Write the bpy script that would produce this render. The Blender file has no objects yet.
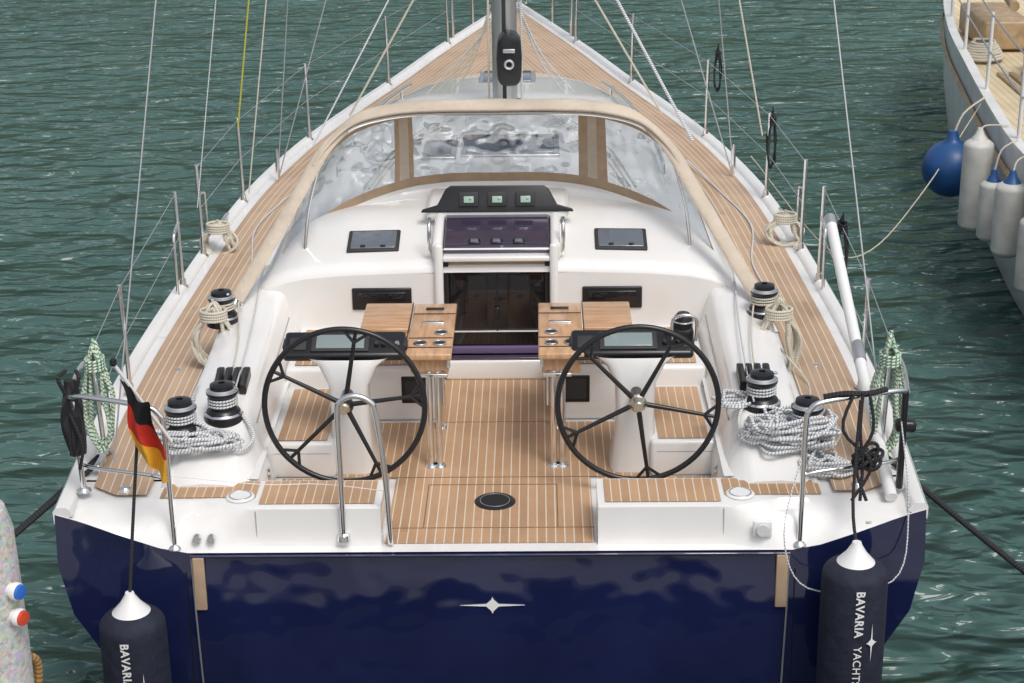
import bpy, bmesh, math, random
from mathutils import Vector, Matrix, Euler
random.seed(7)
scene=bpy.context.scene
R=math.radians
# ------------------------------------------------------------------ materials
def mat(name, col, rough=.5, metal=0, coat=0, noise=0, nscale=8, bump=0, bscale=60, nstretch=(1,1,1), col2=None, bdist=.01):
    m=bpy.data.materials.new(name); m.use_nodes=True
    nt=m.node_tree; b=nt.nodes['Principled BSDF']
    b.inputs['Base Color'].default_value=(*col,1); b.inputs['Roughness'].default_value=rough
    b.inputs['Metallic'].default_value=metal; b.inputs['Coat Weight'].default_value=coat
    b.inputs['Coat Roughness'].default_value=.05
    tc=nt.nodes.new('ShaderNodeTexCoord'); mp=nt.nodes.new('ShaderNodeMapping')
    mp.inputs['Scale'].default_value=nstretch
    nt.links.new(tc.outputs['Object'],mp.inputs['Vector'])
    if noise or col2:
        n=nt.nodes.new('ShaderNodeTexNoise'); n.inputs['Scale'].default_value=nscale; n.inputs['Detail'].default_value=6
        nt.links.new(mp.outputs[0],n.inputs['Vector'])
        mx=nt.nodes.new('ShaderNodeMix'); mx.data_type='RGBA'
        c2=col2 if col2 else tuple(c*(1-noise) for c in col)
        mx.inputs['A'].default_value=(*col,1); mx.inputs['B'].default_value=(*c2,1)
        mr=nt.nodes.new('ShaderNodeMapRange'); mr.inputs[1].default_value=.35; mr.inputs[2].default_value=.65
        nt.links.new(n.outputs['Fac'],mr.inputs[0]); nt.links.new(mr.outputs[0],mx.inputs['Factor'])
        nt.links.new(mx.outputs['Result'],b.inputs['Base Color'])
    if bump:
        n2=nt.nodes.new('ShaderNodeTexNoise'); n2.inputs['Scale'].default_value=bscale
        nt.links.new(mp.outputs[0],n2.inputs['Vector'])
        bp=nt.nodes.new('ShaderNodeBump'); bp.inputs['Strength'].default_value=bump; bp.inputs['Distance'].default_value=bdist
        nt.links.new(n2.outputs['Fac'],bp.inputs['Height']); nt.links.new(bp.outputs[0],b.inputs['Normal'])
        nt.links.new(bp.outputs[0],b.inputs['Coat Normal'])
    return m
def math_node(nt,op,a=None,b=None):
    n=nt.nodes.new('ShaderNodeMath'); n.operation=op
    for i,v in enumerate((a,b)):
        if v is None: continue
        if isinstance(v,(int,float)): n.inputs[i].default_value=v
        else: nt.links.new(v,n.inputs[i])
    return n.outputs[0]
def plank_mat(name,c1,c2,caulk,pitch=.045,gap=.12,rough=.6):
    m=bpy.data.materials.new(name); m.use_nodes=True; nt=m.node_tree; b=nt.nodes['Principled BSDF']
    uv=nt.nodes.new('ShaderNodeUVMap'); sp=nt.nodes.new('ShaderNodeSeparateXYZ'); nt.links.new(uv.outputs[0],sp.inputs[0])
    s=math_node(nt,'DIVIDE',sp.outputs[0],pitch); fr=math_node(nt,'FRACT',s); fl=math_node(nt,'FLOOR',s)
    line=math_node(nt,'LESS_THAN',fr,gap)
    off=math_node(nt,'MULTIPLY',fl,.617); yy=math_node(nt,'ADD',math_node(nt,'DIVIDE',sp.outputs[1],1.9),off)
    flY=math_node(nt,'FLOOR',yy)
    wn=nt.nodes.new('ShaderNodeTexWhiteNoise'); wn.noise_dimensions='2D'
    cb=nt.nodes.new('ShaderNodeCombineXYZ'); nt.links.new(fl,cb.inputs[0]); nt.links.new(flY,cb.inputs[1]); nt.links.new(cb.outputs[0],wn.inputs['Vector'])
    mp=nt.nodes.new('ShaderNodeMapping'); mp.inputs['Scale'].default_value=(120,7,1); nt.links.new(uv.outputs[0],mp.inputs[0])
    n=nt.nodes.new('ShaderNodeTexNoise'); n.inputs['Scale'].default_value=1; n.inputs['Detail'].default_value=4; nt.links.new(mp.outputs[0],n.inputs['Vector'])
    n3=nt.nodes.new('ShaderNodeTexNoise'); n3.inputs['Scale'].default_value=2.2; n3.inputs['Detail'].default_value=4; nt.links.new(uv.outputs[0],n3.inputs['Vector'])
    f=math_node(nt,'ADD',math_node(nt,'MULTIPLY',wn.outputs['Value'],.5),math_node(nt,'ADD',math_node(nt,'MULTIPLY',n.outputs['Fac'],.4),math_node(nt,'MULTIPLY',math_node(nt,'SUBTRACT',n3.outputs['Fac'],.5),1.6)))
    mx=nt.nodes.new('ShaderNodeMix'); mx.data_type='RGBA'; mx.inputs['A'].default_value=(*c1,1); mx.inputs['B'].default_value=(*c2,1); nt.links.new(f,mx.inputs['Factor'])
    m2=nt.nodes.new('ShaderNodeMix'); m2.data_type='RGBA'; nt.links.new(mx.outputs['Result'],m2.inputs['A']); m2.inputs['B'].default_value=(*caulk,1); nt.links.new(line,m2.inputs['Factor'])
    nt.links.new(m2.outputs['Result'],b.inputs['Base Color'])
    rr=math_node(nt,'ADD',math_node(nt,'MULTIPLY',n3.outputs['Fac'],.6),rough-.3); nt.links.new(rr,b.inputs['Roughness'])
    bp=nt.nodes.new('ShaderNodeBump'); bp.inputs['Strength'].default_value=.25; bp.inputs['Distance'].default_value=.003
    nt.links.new(n.outputs['Fac'],bp.inputs['Height']); nt.links.new(bp.outputs[0],b.inputs['Normal'])
    return m
def rope_mat(name,c1,c2,freq=28,duty=.5,tw=1.0):
    m=bpy.data.materials.new(name); m.use_nodes=True; nt=m.node_tree; b=nt.nodes['Principled BSDF']
    uv=nt.nodes.new('ShaderNodeUVMap'); sp=nt.nodes.new('ShaderNodeSeparateXYZ'); nt.links.new(uv.outputs[0],sp.inputs[0])
    a=math_node(nt,'ADD',math_node(nt,'MULTIPLY',sp.outputs[1],freq),math_node(nt,'MULTIPLY',sp.outputs[0],tw))
    fr=math_node(nt,'FRACT',a); l=math_node(nt,'LESS_THAN',fr,duty)
    mx=nt.nodes.new('ShaderNodeMix'); mx.data_type='RGBA'; mx.inputs['A'].default_value=(*c1,1); mx.inputs['B'].default_value=(*c2,1); nt.links.new(l,mx.inputs['Factor'])
    nt.links.new(mx.outputs['Result'],b.inputs['Base Color']); b.inputs['Roughness'].default_value=.85
    return m
GEL=mat('gelcoat_white',(.81,.80,.78),.20,coat=.5,noise=.075,nscale=2.0)
GEL2=mat('gelcoat_nonslip',(.66,.66,.64),.55,noise=.06,nscale=6,bump=.3,bscale=250)
GROOVE=mat('gelcoat_joint',(.35,.35,.34),.6)
NAVY=mat('navy_topside',(.010,.015,.062),.06,coat=1,bump=1.0,bscale=2.2,noise=.3,nscale=2,bdist=.035)
CK=(.66,.58,.47)
TEAK=plank_mat('teak_sole',(.53,.335,.195),(.34,.20,.11),CK)
TEAKD=plank_mat('teak_side_deck',(.52,.365,.245),(.36,.24,.155),CK)
WOOD=mat('varnished_teak',(.64,.39,.225),.3,coat=.4,col2=(.48,.27,.135),nscale=5,nstretch=(9,1.2,3))
WOODX=mat('varnished_teak_cross',(.62,.38,.225),.35,coat=.3,col2=(.46,.26,.13),nscale=5,nstretch=(1.2,9,3))
STEEL=mat('polished_steel',(.78,.78,.77),.14,metal=1)
ALU=mat('anodised_aluminium',(.55,.56,.57),.35,metal=.8)
BLACK=mat('black_plastic',(.012,.012,.014),.3)
RUB=mat('dark_rubber',(.03,.03,.032),.6)
SEAM=mat('sole_seam',(.18,.12,.075),.7)
ACRY=mat('smoked_acrylic',(.007,.006,.008),.05,coat=.3)
ACRY2=mat('smoked_hatch',(.045,.035,.065),.05,coat=1)
CUSH=mat('purple_cushion',(.13,.09,.19),.7)
HATCH=mat('grey_hatch_glass',(.13,.15,.18),.12,coat=.6)
SCREEN=mat('display_glass',(.22,.27,.27),.1,coat=1)
SCRN2=mat('display_green',(.35,.50,.42),.2)
CANV=mat('beige_canvas',(.60,.51,.41),.85,noise=.18,nscale=4,bump=.7,bscale=12,bdist=.02)
CANV2=mat('tan_canvas_trim',(.46,.33,.22),.85,noise=.15,nscale=12)
FNAVY=mat('fender_cover_navy',(.012,.016,.035),.8,noise=.3,nscale=20,bump=.5,bscale=14,bdist=.02)
WPLA=mat('white_plastic',(.78,.78,.77),.35,noise=.05)
FWHT=mat('weathered_vinyl_white',(.70,.69,.64),.45,noise=.28,nscale=5)
FBLU=mat('vinyl_blue',(.02,.09,.27),.4,noise=.3,nscale=6)
RW=rope_mat('rope_white_fleck',(.68,.67,.64),(.18,.25,.36),60,.28,1)
RG=rope_mat('rope_green_white',(.62,.66,.56),(.08,.24,.13),45,.4,1)
RC=rope_mat('rope_cream',(.66,.62,.52),(.45,.41,.33),90,.4,1)
RK=rope_mat('rope_black',(.012,.012,.014),(.03,.03,.035),60,.4,1)
RY=rope_mat('rope_yellow',(.55,.50,.05),(.3,.3,.05),60,.4,1)
RGOLD=mat('brushed_hub',(.66,.60,.48),.22,metal=1)
def glass_mat():
    m=bpy.data.materials.new('clear_vinyl_window'); m.use_nodes=True; nt=m.node_tree; nt.nodes.clear()
    o=nt.nodes.new('ShaderNodeOutputMaterial'); t=nt.nodes.new('ShaderNodeBsdfTransparent'); t.inputs[0].default_value=(.64,.68,.71,1)
    g=nt.nodes.new('ShaderNodeBsdfGlossy'); g.inputs['Roughness'].default_value=.04; g.inputs['Color'].default_value=(.9,.92,.95,1)
    tc=nt.nodes.new('ShaderNodeTexCoord'); n=nt.nodes.new('ShaderNodeTexNoise'); n.inputs['Scale'].default_value=3.2; n.inputs['Detail'].default_value=2
    nt.links.new(tc.outputs['Object'],n.inputs['Vector'])
    bp=nt.nodes.new('ShaderNodeBump'); bp.inputs['Strength'].default_value=1; bp.inputs['Distance'].default_value=.16
    nt.links.new(n.outputs['Fac'],bp.inputs['Height']); nt.links.new(bp.outputs[0],g.inputs['Normal'])
    mx=nt.nodes.new('ShaderNodeMixShader'); mx.inputs[0].default_value=.32
    nt.links.new(t.outputs[0],mx.inputs[1]); nt.links.new(g.outputs[0],mx.inputs[2]); nt.links.new(mx.outputs[0],o.inputs[0]); return m
VINYL=glass_mat()

# ------------------------------------------------------------------ mesh builder
class MB:
    def __init__(s): s.v=[];s.f=[];s.m=[];s.uv=[];s.mats=[]
    def mi(s,m):
        if m not in s.mats: s.mats.append(m)
        return s.mats.index(m)
    def face(s,ids,m,uv=None):
        s.f.append(tuple(ids)); s.m.append(s.mi(m))
        s.uv.append(uv if uv else [(s.v[i][0],s.v[i][1]) for i in ids])
    def poly(s,pts,m,uv=None):
        k=len(s.v); s.v+= [tuple(p) for p in pts]; s.face(range(k,k+len(pts)),m,uv)
    def bm(s,b,m,M=None):
        k=len(s.v)
        for i,v in enumerate(b.verts): v.index=i
        for v in b.verts: s.v.append(tuple(M@v.co if M else v.co))
        for f in b.faces: s.face([k+v.index for v in f.verts],m)
        b.free()
    def box(s,c,d,m,bev=.008,rot=(0,0,0),seg=3):
        b=bmesh.new(); bmesh.ops.create_cube(b,size=1)
        for v in b.verts: v.co=Vector((v.co.x*d[0],v.co.y*d[1],v.co.z*d[2]))
        bev=min(bev,min(d)*.45)
        if bev>0: bmesh.ops.bevel(b,geom=b.edges[:],offset=bev,segments=seg,profile=.5,affect='EDGES')
        s.bm(b,m,Matrix.Translation(c)@Euler(rot).to_matrix().to_4x4())
    def prism(s,pts,h,m,M,bev=.006):
        b=bmesh.new(); vs=[b.verts.new((p[0],p[1],0)) for p in pts]; f=b.faces.new(vs)
        r=bmesh.ops.extrude_face_region(b,geom=[f]); 
        for e in r['geom']:
            if isinstance(e,bmesh.types.BMVert): e.co.z+=h
        if bev>0: bmesh.ops.bevel(b,geom=b.edges[:],offset=bev,segments=2,profile=.5,affect='EDGES')
        bmesh.ops.recalc_face_normals(b,faces=b.faces[:])
        s.bm(b,m,M)
    def grid(s,rows,m,uvs=None,flip=False,closed=False,mf=None):
        k=len(s.v); nr=len(rows); nc=len(rows[0])
        for r in rows: s.v+=[tuple(p) for p in r]
        for i in range(nr-1):
            for j in range(nc if closed else nc-1):
                j2=(j+1)%nc
                ids=[k+i*nc+j,k+i*nc+j2,k+(i+1)*nc+j2,k+(i+1)*nc+j]
                uv=None
                if uvs: uv=[uvs[i][j],uvs[i][j2],uvs[i+1][j2],uvs[i+1][j]]
                if flip: ids=ids[::-1]; uv=uv[::-1] if uv else None
                s.face(ids,mf(i,j) if mf else m,uv)
    def tube(s,pts,r,m,n=10,sm=0,cap=True,r2=None):
        P=[Vector(p) for p in pts]
        if sm: P=catmull(P,sm)
        rows=[];uvs=[];L=0
        T=(P[1]-P[0]).normalized(); up=Vector((0,0,1)) if abs(T.z)<.9 else Vector((1,0,0))
        N=(up-T*up.dot(T)).normalized()
        for i,p in enumerate(P):
            if i: L+=(p-P[i-1]).length
            if 0<i<len(P)-1: T2=(P[i+1]-P[i-1])
            elif i==0: T2=P[1]-P[0]
            else: T2=P[-1]-P[-2]
            if T2.length>1e-9: T=T2.normalized()
            N=N-T*N.dot(T)
            if N.length<1e-6: N=T.orthogonal()
            N.normalize(); B=T.cross(N)
            rr=r if r2 is None else r+(r2-r)*i/(len(P)-1)
            rows.append([p+(N*math.cos(a)+B*math.sin(a))*rr for a in [2*math.pi*j/n for j in range(n)]])
            uvs.append([(j/n,L) for j in range(n+1)])
        k=len(s.v)
        for r_ in rows: s.v+=[tuple(q) for q in r_]
        for i in range(len(rows)-1):
            for j in range(n):
                j2=(j+1)%n
                s.face([k+i*n+j,k+i*n+j2,k+(i+1)*n+j2,k+(i+1)*n+j],m,[uvs[i][j],uvs[i][j+1],uvs[i+1][j+1],uvs[i+1][j]])
        if cap:
            s.face([k+j for j in range(n)][::-1],m); s.face([k+(len(rows)-1)*n+j for j in range(n)],m)
    def lathe(s,prof,m,M=None,n=28,mf=None):
        M=M or Matrix()
        rows=[[M@Vector((r*math.cos(2*math.pi*j/n),r*math.sin(2*math.pi*j/n),z)) for j in range(n)] for r,z in prof]
        s.grid(rows,m,closed=True,mf=mf)
    def torus(s,c,Rr,r,m,M=None,n=64,k=12):
        M=M or Matrix()
        c=Vector(c)
        rows=[]
        for i in range(n+1):
            a=2*math.pi*i/n
            rows.append([M@Vector(((Rr+r*math.cos(b))*math.cos(a),r*math.sin(b),(Rr+r*math.cos(b))*math.sin(a)))+c for b in [2*math.pi*j/k for j in range(k)]])
        s.grid(rows,m,closed=True)
    def build(s,name,parent=None,sharp=38):
        me=bpy.data.meshes.new(name); me.from_pydata(s.v,[],s.f)
        for m in s.mats: me.materials.append(m)
        ul=me.uv_layers.new(name='UVMap')
        for p,mi_,uv in zip(me.polygons,s.m,s.uv):
            p.material_index=mi_; p.use_smooth=True
            for q,li in enumerate(p.loop_indices): ul.data[li].uv=uv[q]
        me.update(); me.set_sharp_from_angle(angle=R(sharp))
        o=bpy.data.objects.new(name,me); scene.collection.objects.link(o)
        if parent: o.parent=parent
        return o
def catmull(P,k):
    out=[]
    n=len(P)
    for i in range(n-1):
        p0=P[max(i-1,0)];p1=P[i];p2=P[i+1];p3=P[min(i+2,n-1)]
        for j in range(k):
            t=j/k
            out.append(.5*((2*p1)+(p2-p0)*t+(2*p0-5*p1+4*p2-p3)*t*t+(3*p1-p0-3*p2+p3)*t**3))
    out.append(P[-1]); return out
def empty(name):
    e=bpy.data.objects.new(name,None); scene.collection.objects.link(e); return e
def interp(tab,y):
    xs=[t[0] for t in tab]
    if y<=xs[0]: return tab[0][1]
    if y>=xs[-1]: return tab[-1][1]
    for i in range(len(tab)-1):
        if xs[i]<=y<=xs[i+1]:
            p0=tab[max(i-1,0)];p1=tab[i];p2=tab[i+1];p3=tab[min(i+2,len(tab)-1)]
            h=p2[0]-p1[0]; t=(y-p1[0])/h
            m1=(p2[1]-p0[1])/(p2[0]-p0[0]) if p2[0]!=p0[0] else 0
            m2=(p3[1]-p1[1])/(p3[0]-p1[0]) if p3[0]!=p1[0] else 0
            return (2*t**3-3*t*t+1)*p1[1]+(t**3-2*t*t+t)*h*m1+(-2*t**3+3*t*t)*p2[1]+(t**3-t*t)*h*m2
def lin(tab,y):
    if y<=tab[0][0]: return tab[0][1]
    for (a,b),(A,B) in zip(tab,tab[1:]):
        if a<=y<=A: return b+(B-b)*(y-a)/(A-a)
    return tab[-1][1]
def frange(a,b,n): return [a+(b-a)*i/n for i in range(n+1)]

# ------------------------------------------------------------------ the yacht
yacht=empty('sailing_yacht')
HB=[(.1,2.07),(1.43,2.12),(2.98,2.08),(5.06,1.95),(6.4,1.74),(7.4,1.50),(8.8,1.10),(9.85,.82),(11,.48),(12.4,.05)]
YB=12.4
hb=lambda y: interp(HB,y)
zs=lambda y: 1.30+.025*max(0,y-.1)
PROF=[(1,1),(1.003,.8),(.975,.6),(.905,.42),(.84,.22),(.74,0),(.5,-.25),(0,-.35)]
h=MB(); rows=[]
for yi,y in enumerate([0]+frange(.35,YB,44)):
    ring=[]
    for s_ in (-1,1):
        pr=PROF if s_==-1 else PROF[-2::-1]
        for k,zf in pr:
            z=zf*zs(y) if zf>=0 else zf*1.3
            yy=y if yi else .05+.06*z
            taper=1-max(0,(y-8)/4)*.25*(1-max(zf,0))
            ring.append((s_*k*hb(y)*taper,yy,z))
    rows.append(ring)
h.grid(rows,NAVY)
yt=lambda z:.05+.06*z
top=[(2.07,1.30),(1.95,1.262),(1.75,1.185),(1.58,1.125),(1.45,1.10)]
pts=[(-x,yt(z),z) for x,z in top]+[(x,yt(z),z) for x,z in top[::-1]]
low=[(k*2.07,zf*1.3) for k,zf in PROF[1:]]
pts+= [(x,yt(z),z) for x,z in low]+[(-x,yt(z),z) for x,z in low[-2::-1]]
h.poly(pts,NAVY)
h.build('hull',yacht)
tr=MB()
for s_ in (-1,1):
    x0=s_*1.43
    tr.tube([(x0,.108,1.09),(x0-s_*.006,.086,.8),(x0-s_*.02,.06,.4),(x0-s_*.03,.04,0)],.005,ALU,8)
    tr.box((s_*1.395,.095,.945),(.055,.02,.28),CANV2,.005)
    tr.tube([(s_*1.46,.106,1.0),(s_*1.455,.07,.3)],.003,BLACK,6)
star=[(-.155,0),(-.03,.006),(-.006,.03),(0,.045),(.006,.03),(.03,.006),(.155,0),(.03,-.006),(.006,-.03),(0,-.045),(-.006,-.03),(-.03,-.006)]
tr.prism(star,.004,GEL,Matrix.Translation((.01,.097,.82))@Euler((R(90),0,0)).to_matrix().to_4x4(),0)
tr.tube([(-1.43,.098,1.088),(1.43,.098,1.088)],.008,NAVY,10)
for (x,y,z) in [(-1.33,.175,1.2),(-1.40,.175,1.2)]:
    tr.lathe([(0,.01),(.018,.01),(.022,0),(.022,-.02)],STEEL,Matrix.Translation((x,y-.055,z-.03))@Euler((R(90),0,0)).to_matrix().to_4x4(),16)
tr.box((1.30,.135,1.2),(.09,.02,.09),WPLA,.012); tr.lathe([(0,.012),(.03,.012),(.034,0)],GEL2,Matrix.Translation((1.30,.123,1.2))@Euler((R(90),0,0)).to_matrix().to_4x4(),20)
tr.box((1.86,.145,1.225),(.14,.012,.012),STEEL,.004)
tr.build('transom_fittings',yacht)

# deck moulding (white)
d=MB()
xin=lambda y: interp([(2.39,1.60),(3,1.53),(5,1.42),(6.4,1.18),(7.4,.88),(8.2,.52),(8.7,.0)],y)
ys=frange(2.41,YB-.05,40)
d.grid([[(t*hb(y),y,zs(y)+.02*(1-t*t)) for t in frange(-1,1,12)] for y in ys],GEL)
zT=lambda x: interp([(1.45,1.10),(1.58,1.125),(1.75,1.185),(1.95,1.262),(2.07,1.30)],x)
for s_ in (-1,1):
    d.grid([[(s_*(1.15+t*(hb(y)-1.15)),y,zs(y)) for t in frange(0,1,6)] for y in frange(.5,2.45,16)],GEL,flip=(s_<0))
    inset=lambda x: .185 if x<1.15 else .185+ .10*min(1,(x-1.15)/.25)
    rows=[]
    for x in frange(.52,2.07,30):
        a=inset(x); z0=zT(x); y0=yt(z0)+(.06 if x<1.15 else .06*max(0,1-(x-1.15)/.2))
        prof=[(y0,z0),(y0+(a-y0)*.35,z0+(1.30-z0)*.55),(a-.02*(1.30-z0)/.2,1.30-.03*(1.30-z0)/.2),(a,1.30-.006),(a+.03,1.30),(.40,1.30),(.5,1.30)]
        if x<1.15: prof[1]=(a-.003,z0+.1); prof[2]=(a-.0,1.28)
        rows.append([(s_*x,yy,zz) for yy,zz in prof])
    d.grid(rows,GEL,flip=(s_>0))
    d.poly([(s_*.52,.185,1.1),(s_*.52,.185,1.292),(s_*.52,.5,1.30),(s_*.52,.5,1.1)],GEL)
    d.poly([(s_*.52,.5,1.1),(s_*.52,.5,1.30),(s_*1.2,.5,1.30),(s_*1.2,.5,1.1)],GEL)
    d.box((s_*1.12,.183,1.2),(.004,.008,.17),GROOVE,.001)
    d.tube([(s_*.60,.183,1.155),(s_*1.08,.183,1.155)],.003,GROOVE,6)
    rows=[]
    for y in [.13]+frange(.3,YB-.1,50):
        H=hb(y); z=zs(y)
        rows.append([(s_*(H+.006),y,z-.05),(s_*(H+.008),y,z+.012),(s_*(H-.008),y,z+.032),(s_*(H-.055),y,z+.034),(s_*(H-.075),y,z+.02),(s_*(H-.085),y,z-.01)])
    d.grid(rows,GEL,flip=(s_<0)); d.poly(rows[0],GEL)
d.poly([(-1.45,.112,1.101),(1.45,.112,1.101),(1.45,.20,1.101),(-1.45,.20,1.101)],GEL)
d.poly([(-1.2,.16,1.098),(1.2,.16,1.098),(1.2,2.45,1.098),(-1.2,2.45,1.098)],GEL)
d.build('deck_moulding',yacht)

t=MB()
def teakrect(x0,x1,y0,y1,z,m=None):
    t.poly([(x0,y0,z),(x1,y0,z),(x1,y1,z),(x0,y1,z)],m or TEAK)
teakrect(-.505,.505,.195,.95,1.104)
teakrect(-.82,.82,.955,1.69,1.104); teakrect(-.31,.31,1.695,2.37,1.104)
teakrect(-1.1,-.54,.51,.95,1.104); teakrect(.54,1.1,.51,.95,1.104)
for s_ in (-1,1):
    a,b=sorted((s_*.555,s_*1.11)); teakrect(a,b,.225,.485,1.305)
    a,b=sorted((s_*1.135,s_*1.60)); teakrect(a,b,.30,.485,1.305)
    rows=[];uvs=[]
    for y in frange(.31,12.0,114):
        H=hb(y)-.14
        xi=1.66 if y<2.39 else xin(y)+.07
        if y>8.75: xi=.0
        xi=min(xi,max(H-.01,.0)); 
        if H<=0.01: continue
        if y<.6: H=min(H,1.66+(H-1.66)*min(1,(y-.31)/.12+.55))
        rows.append([(s_*(xi+(H-xi)*q),y,zs(y)+.006+.02*(1-((xi+(H-xi)*q)/hb(y))**2)) for q in frange(0,1,8)])
        uvs.append([(hb(y)-(xi+(H-xi)*q),y) for q in frange(0,1,8)])
    t.grid(rows,TEAKD,uvs,flip=(s_<0))
    a,b=sorted((s_*.86,s_*1.12)); teakrect(a,b,.985,1.70,1.306)
    a,b=sorted((s_*.36,s_*1.12)); teakrect(a,b,1.76,2.34,1.426)
t.build('teak_decking',yacht)
tl=MB()
for (x0,y0,x1,y1) in [(-.505,.36,.505,.36),(-.33,.36,-.33,.86),(.33,.36,.33,.86),(-.33,.86,.33,.86),(-.82,.952,.82,.952)]:
    tl.box(((x0+x1)/2,(y0+y1)/2,1.105),(abs(x1-x0)+.005,abs(y1-y0)+.005,.003),SEAM,.001)
tl.lathe([(0,.008),(.075,.008),(.095,.006),(.105,0)],BLACK,Matrix.Translation((.015,.66,1.104)))
tl.torus((.015,.66,1.110),.075,.003,ALU,Euler((R(90),0,0)).to_matrix().to_4x4(),32,6)
for s_ in(-1,1):
    tl.lathe([(0,.008),(.05,.008),(.062,.007),(.07,0)],WPLA,Matrix.Translation((s_*1.21,.31,1.304)))
    tl.torus((s_*1.21,.31,1.311),.052,.004,ALU,Euler((R(90),0,0)).to_matrix().to_4x4(),32,6)
tl.build('sole_hatches',yacht)

# cockpit seats, coamings
c=MB()
ht=lambda y: interp([(.42,1.315),(.6,1.40),(.85,1.48),(1.2,1.545),(1.7,1.58),(2.1,1.615),(2.5,1.66),(2.9,1.64),(3.3,1.52),(3.7,1.38)],y)
for s_ in(-1,1):
    c.box((s_*1.0,1.36,1.2),(.36,.80,.20),GEL,.02)
    c.box((s_*.75,2.08,1.26),(.84,.72,.32),GEL,.025)
    c.box((s_*.44,1.722,1.29),(.17,.016,.16),BLACK,.006)
    c.box((s_*.44,1.714,1.29),(.13,.01,.12),RUB,.006)
    c.box((s_*1.0,.962,1.24),(.30,.006,.004),GROOVE,.001)
    rows=[]
    for y in frange(.42,3.7,44):
        H=ht(y); dx=-(1.60-xin(y)) if y>2.39 else 0
        rows.append([(s_*1.13,y,1.12),(s_*1.14,y,min(1.25,H-.05)),(s_*(1.20),y,1.25+(H-1.25)*.55),(s_*(1.245+dx),y,H-.03),(s_*(1.27+dx),y,H-.006),(s_*(1.30+dx),y,H),(s_*(1.42+dx),y,H+.006),(s_*(1.53+dx),y,H-.006),(s_*(1.565+dx),y,H-.03),(s_*(1.59+dx),y,H-(H-1.3)*.45),(s_*(1.625+dx),y,zs(y)-.01)])
    c.grid(rows,GEL,flip=(s_<0)); c.poly(rows[0],GEL)
    c.tube([(s_*1.215,y,1.25+(ht(y)-1.25)*.68) for y in frange(.95,2.3,12)],.004,GROOVE,8)
    for k in range(4):
        c.box((s_*(1.30+.045*k),1.17,1.57),(.036,.20,.06),BLACK,.008,rot=(R(8),0,0))
        c.box((s_*(1.30+.045*k),1.13,1.605),(.022,.14,.02),RUB,.006,rot=(R(18),0,0))
    c.box((s_*1.95,.62,zs(.6)+.06),(.03,.22,.02),STEEL,.008); 
    for q in(-.05,.05): c.tube([(s_*1.95,.62+q,zs(.6)),(s_*1.95,.62+q,zs(.6)+.06)],.012,STEEL)
    c.box((s_*1.95,4.5,zs(4.5)+.07),(.03,.24,.02),STEEL,.008)
    for q in(-.05,.05): c.tube([(s_*1.95,4.5+q,zs(4.5)),(s_*1.95,4.5+q,zs(4.5)+.07)],.012,STEEL)
    c.lathe([(0,.03),(.02,.03),(.03,.02),(.034,0)],STEEL,Matrix.Translation((s_*1.78,.36,1.306)))
    c.lathe([(0,.006),(.028,.005),(.032,0)],STEEL,Matrix.Translation((s_*1.80,1.9,zs(1.9)+.006)))
    c.lathe([(0,.01),(.028,.008),(.034,0)],STEEL,Matrix.Translation((s_*1.137,.75,1.22))@Euler((0,R(-90*s_),0)).to_matrix().to_4x4(),18)
c.build('cockpit_seats_and_coamings',yacht)

# coachroof
r=MB()
ZT=[(2.385,1.735),(2.395,1.765),(2.43,1.795),(2.5,1.815),(3.0,1.93),(3.6,1.955),(5,1.95),(6.4,1.90),(7.4,1.82),(8.2,1.70),(8.7,1.55)]
def csec(y):
    w=max(xin(y),.02); zt=lin(ZT,y); zd=zs(y)
    hgt=zt-zd
    half=[(0,zt+.02),(.3*w,zt+.018),(.55*w,zt+.005),(.70*w,zt-.015),(.77*w,zt-.03-.02*hgt),(.83*w,zt-.10*hgt-.03),(.88*w,zt-.3*hgt),(.93*w,zt-.6*hgt),(.98*w,zd+.06*hgt),(1.03*w,zd-.01)]
    return [(-x,y,z) for x,z in half[:0:-1]]+[(x,y,z) for x,z in half]
rows=[csec(y) for y in [2.386,2.395,2.41,2.43,2.46,2.5]+frange(2.6,8.69,46)]
r.grid(rows,GEL,flip=True)
s0=rows[0]; right=[p for p in s0 if p[0]>.31]
for s_ in(-1,1):
    pts=[(s_*.31,2.386,1.10),(s_*.31,2.386,1.753)]+[(s_*p[0],p[1],p[2]) for p in right]+[(s_*1.5,2.386,1.10)]
    r.poly(pts if s_<0 else pts[::-1],GEL)
    r.box((s_*.335,2.37,1.52),(.05,.05,.84),GEL,.02)
    r.box((s_*.675,2.383,1.60),(.35,.02,.135),BLACK,.01)
    r.box((s_*.675,2.371,1.60),(.28,.01,.085),ACRY,.01)
    sl=R(13)
    r.box((s_*.735,2.66,1.868),(.31,.24,.02),RUB,.02,rot=(sl,R(s_*1.0),0)); r.box((s_*.735,2.66,1.873),(.27,.20,.02),HATCH,.02,rot=(sl,R(s_*1.0),0))
    for q in(-.06,.06): r.box((s_*.735+q,2.575,1.864),(.03,.02,.012),BLACK,.003,rot=(sl,0,0))
    r.box((s_*.345,2.68,1.915),(.06,.56,.12),GEL,.025,rot=(R(10),0,0))
    r.tube([(s_*.39,2.45,1.86),(s_*.39,2.43,1.90),(s_*.39,2.44,2.02),(s_*.39,2.50,2.05)],.012,STEEL,10,4)
r.box((0,2.45,1.47),(.62,.03,.80),ACRY,.004)
r.box((0,2.432,1.52),(.010,.012,.52),BLACK,.002)
for x in(-.16,.16): r.box((x,2.432,1.56),(.20,.006,.34),ACRY,.003)
for x in(-.296,.296): r.box((x,2.42,1.5),(.03,.04,.7),BLACK,.004)
r.box((0,2.405,1.845),(.62,.10,.03),GEL,.008)
r.box((0,2.425,1.805),(.60,.03,.03),CANV2,.004)
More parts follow.
